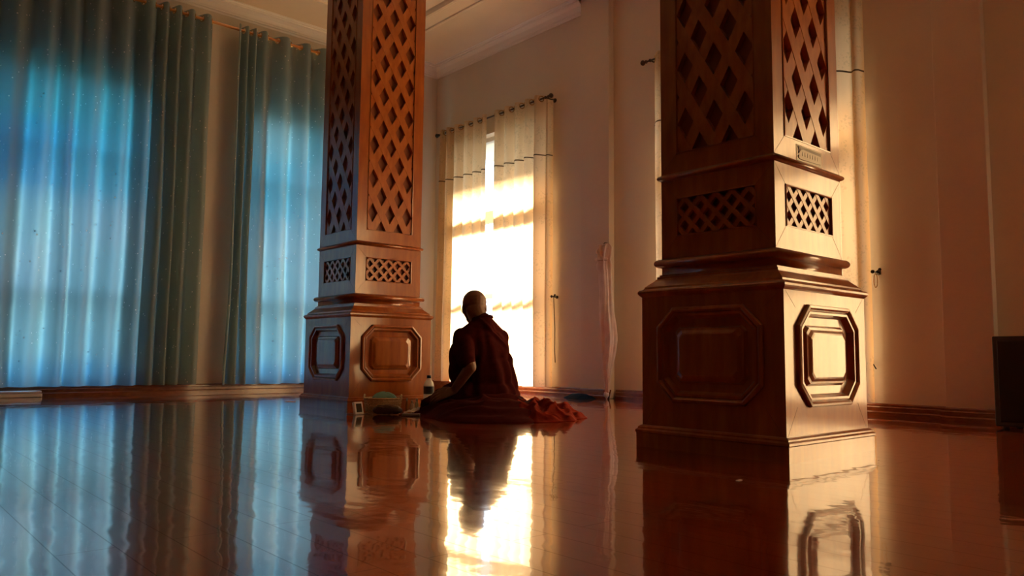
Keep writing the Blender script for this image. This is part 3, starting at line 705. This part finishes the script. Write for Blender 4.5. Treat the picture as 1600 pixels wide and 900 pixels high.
vial(2.806, 4.036, .082, .0100, amber, 'small amber bottle with dark red cap next to the knee', dred)
# tissue and notebook
def crumple(name, label, cat, w, d, h, loc, rz, m, seed):
    n = 26; vs = []; fs = []
    for j in range(n+1):
        for i in range(n+1):
            u, v = i/n-.5, j/n-.5
            z = .003+h*(.5+.5*noise.noise(Vector((u*3+seed, v*3, 1))))*(1-(2*abs(v))**3*.6)+.006*ridged(Vector((u*6, v*6, seed)))
            vs.append((u*w*(1+.12*noise.noise(Vector((v*4, seed, 0)))), v*d*(1+.12*noise.noise(Vector((u*4, seed, 5)))), max(.001, z*(.35+.65*(u+.5)))))
    for j in range(n):
        for i in range(n): a = j*(n+1)+i; fs.append((a, a+1, a+n+2, a+n+1))
    o = MB().add(vs, fs, True).build(name, m, fix=False); o.location = loc; o.rotation_euler = (0, 0, rz); tag(o, label, cat)
    s = o.modifiers.new('thick', 'SOLIDIFY'); s.thickness = .0012; return o
crumple('tissue', 'crumpled cream tissue lying between the pouch and the robe', 'tissue',  .095, .06, .062, (2.676, 3.958, .001), AX+.1, mat('tissue_paper', (.88, .83, .72), .8), 3)
nb = thing('notebook', 'thin dark notebook with pale page edges lying by the tissue', 'notebook', (2.612, 3.868, 0), AX+.05)
bevel(MB().box((-.055, -.035, .001), (.055, .035, .004)).build('cover', mat('dark_cover', (.03, .015, .012), .4), nb), .001, 1)
bevel(MB().box((-.052, -.032, .0042), (.052, .032, .009)).build('pages', mat('pages', (.5, .45, .38), .7), nb), .0008, 1)
bevel(MB().box((-.055, -.035, .0092), (.055, .035, .012)).build('cover', bpy.data.materials['dark_cover'], nb), .001, 1)
# water bottle
t = thing('water_bottle', 'clear plastic water bottle with dark cap and label behind the knee', 'bottle', (3.045, 4.300, 0))
def clear_plastic():
    m = bpy.data.materials.new('clear_plastic'); m.use_nodes = True; n = m.node_tree; n.nodes.clear()
    out = n.nodes.new('ShaderNodeOutputMaterial'); tr = n.nodes.new('ShaderNodeBsdfTransparent'); g = n.nodes.new('ShaderNodeBsdfGlossy'); d = n.nodes.new('ShaderNodeBsdfTranslucent'); d2 = n.nodes.new('ShaderNodeBsdfDiffuse')
    g.inputs['Roughness'].default_value = .12; tr.inputs[0].default_value = (.9, .92, .92, 1); d.inputs[0].default_value = (.85, .85, .82, 1); d2.inputs[0].default_value = (.8, .8, .78, 1)
    x = n.nodes.new('ShaderNodeMixShader'); x.inputs[0].default_value = .25; y = n.nodes.new('ShaderNodeMixShader'); y.inputs[0].default_value = .5; z = n.nodes.new('ShaderNodeMixShader'); z.inputs[0].default_value = .5
    L(m, d.outputs[0], z.inputs[1]); L(m, d2.outputs[0], z.inputs[2])
    L(m, tr.outputs[0], x.inputs[1]); L(m, g.outputs[0], x.inputs[2]); L(m, x.outputs[0], y.inputs[1]); L(m, z.outputs[0], y.inputs[2]); L(m, y.outputs[0], out.inputs[0]); return m
MB().lathe([(.001, .004), (.026, .002), (.033, .008), (.035, .02), (.035, .05), (.033, .053), (.035, .056), (.035, .155), (.034, .163), (.028, .180), (.018, .196), (.0125, .203), (.0125, .214)], 32).build('bottle_body', clear_plastic(), t, fix=True)
MB().lathe([(.0145, .206), (.0145, .223), (.012, .226), (.0005, .226)], 20).build('cap', mat('navy_cap', (.02, .03, .09), .4), t)
lab = MB().lathe([(.0356, .100), (.0358, .102), (.0358, .150), (.0356, .152)], 32); lo_ = MB()
lo_.v = lab.v; lo_.f = lab.f[:-2]; lo_.sm = lab.sm[:-2]; lo_.build('bottle_label', mat('grey_blue_label', (.07, .08, .11), .4), t)
# white slip of paper by the far pillar
tag(bevel(MB().box((-.035, -.02, .0005), (.035, .02, .004)).build('paper_slip', mat('white_paper', (.85, .83, .8), .7)), .0008, 1), 'white slip of paper on the floor beyond the farther pillar', 'paper').location = (2.62, 5.50, 0)
tag(bevel(MB().box((-.011, -.005, .0005), (.011, .005, .002)).build('paper_scrap', bpy.data.materials['white_paper']), .0004, 1), 'tiny white scrap on the polished floor in front of the nearer pillar', 'paper').location = (2.035, 1.284, 0)
# long low white box by the blue curtain
t = thing('power_strip', 'long low white box lying on the floor beneath the blue curtain', 'box', (0, 0, 0))
bevel(MB().box((.55, 7.045, .001), (1.262, 7.130, .030)).build('lower_half', mat('white_box', (.62, .62, .64), .5), t), .006, 3)
bevel(MB().box((.55, 7.047, .032), (1.258, 7.128, .050)).build('lid', bpy.data.materials['white_box'], t), .007, 3)
# dark blue cloth at the baseboard
f_ = floor_cloth('floor_rag', [(-.10, -.13), (.03, -.15), (.06, .0), (.05, .16), (-.05, .15), (-.12, .02)], (-.02, 0), lambda x, y, r, t: (.028*(1-r**2)+.012*ridged(Vector((x*14, y*14, 2))))*(1-r**6)+.003, mat('navy_cloth', (.008, .018, .045), .95, Specular_IOR_Level=.05), 20, 60)
f_.location = (4.94, 4.68, 0); tag(f_, 'small dark blue cloth crumpled on the floor against the baseboard', 'cloth')
# black cabinet at the right edge
t = thing('speaker_cabinet', 'black floor cabinet against the cream wall, cut by the edge of the view', 'cabinet', (0, 0, 0))
bm2 = mat('black_cabinet', (.012, .009, .009), .45)
bevel(MB().box((4.72, .93, .012), (5.00, 1.405, .494)).build('cabinet_body', bm2, t), .006, 2)
bevel(MB().box((4.712, .955, .035), (4.719, 1.38, .470)).build('grille', mat('grille_cloth', (.02, .016, .015), .9), t), .003, 1)
for yy in (.97, 1.36):
    for xx in (4.75, 4.97): MB().lathe([(.014, 0), (.016, .012)], 12, Matrix.Translation((xx, yy, 0))).build('foot', bm2, t)
# white cloth bundle hanging from the pilaster
t = thing('cloth_bundle', 'long white cloth bundle hanging down the pilaster, tapering to a tip', 'bundle', (A-.075, 4.425, 0))
wc = noisy(mat('white_thin_cloth', rough=.8), nscale=14, stops=[(.3, (.66, .62, .58)), (.7, (.80, .77, .72))])
ls = []; prof = [(.012, .055), (.020, .06), (.026, .12), (.040, .22), (.062, .36), (.074, .50), (.072, .64), (.064, .80), (.058, .95), (.060, 1.08), (.066, 1.16), (.056, 1.21), (.064, 1.26), (.060, 1.31), (.030, 1.345), (.012, 1.35)]
def ip(z):
    for (r0, z0), (r1, z1) in zip(prof, prof[1:]):
        if z0 <= z <= z1: f = (z-z0)/(z1-z0); return r0+(r1-r0)*f
    return prof[-1][0]
for j in range(120):
    z = .055+(1.35-.055)*j/119; r = ip(z); l = []
    cy = .045*math.exp(-((z-1.2)/.2)**2)*.8+.02*math.sin(z*3)-.035*math.exp(-((z-.5)/.22)**2)
    for i in range(60):
        a = 2*PI*i/60; q = r*(1+.16*math.sin(5*a+3*z+2*noise.noise(Vector((a, z*2, 1))))+.08*math.sin(11*a-4*z)+(.12*math.sin(17*a) if z > 1.12 else 0))
        l.append((-.02+.62*q*math.cos(a)-.03, cy+q*math.sin(a), z))
    ls.append(l)
MB().loops(ls, True, True, True, True).build('cloth', wc, t)
ls2 = []
for j in range(16):
    z = 1.20+.14*j/15; ls2.append([(-.045+.052*(1+.25*math.sin(7*a+j*.4))*math.cos(a), .05+(.052+.018*math.sin(j*.9))*(1+.22*math.sin(6*a+2))*math.sin(a), z) for a in [2*PI*i/48 for i in range(48)]])
MB().loops(ls2, True, True, True, True).build('gathered_top', wc, t)
MB().torus((-.045, .04, 1.20), .055, .004, 'z', 24, 6).build('string', mat('string', (.3, .25, .2), .8), t)
MB().lathe([(.010, .012), (.022, .030), (.024, .045), (.018, .062), (.010, .066)], 16, Matrix.Translation((-.05, .012, 0))).build('tip_knot', wc, t)
MB().lathe([(.004, 0), (.008, .002), (.008, .018), (.004, .02)], 12, Matrix.Translation((-.05, .012, 0))).build('ferrule', mat('white_tip', (.85, .85, .82), .3), t)
MB().tube([(.004, .045, 1.36), (-.03, .045, 1.365), (-.045, .045, 1.352)], .004, 8).build('hanging_hook', iron, t)
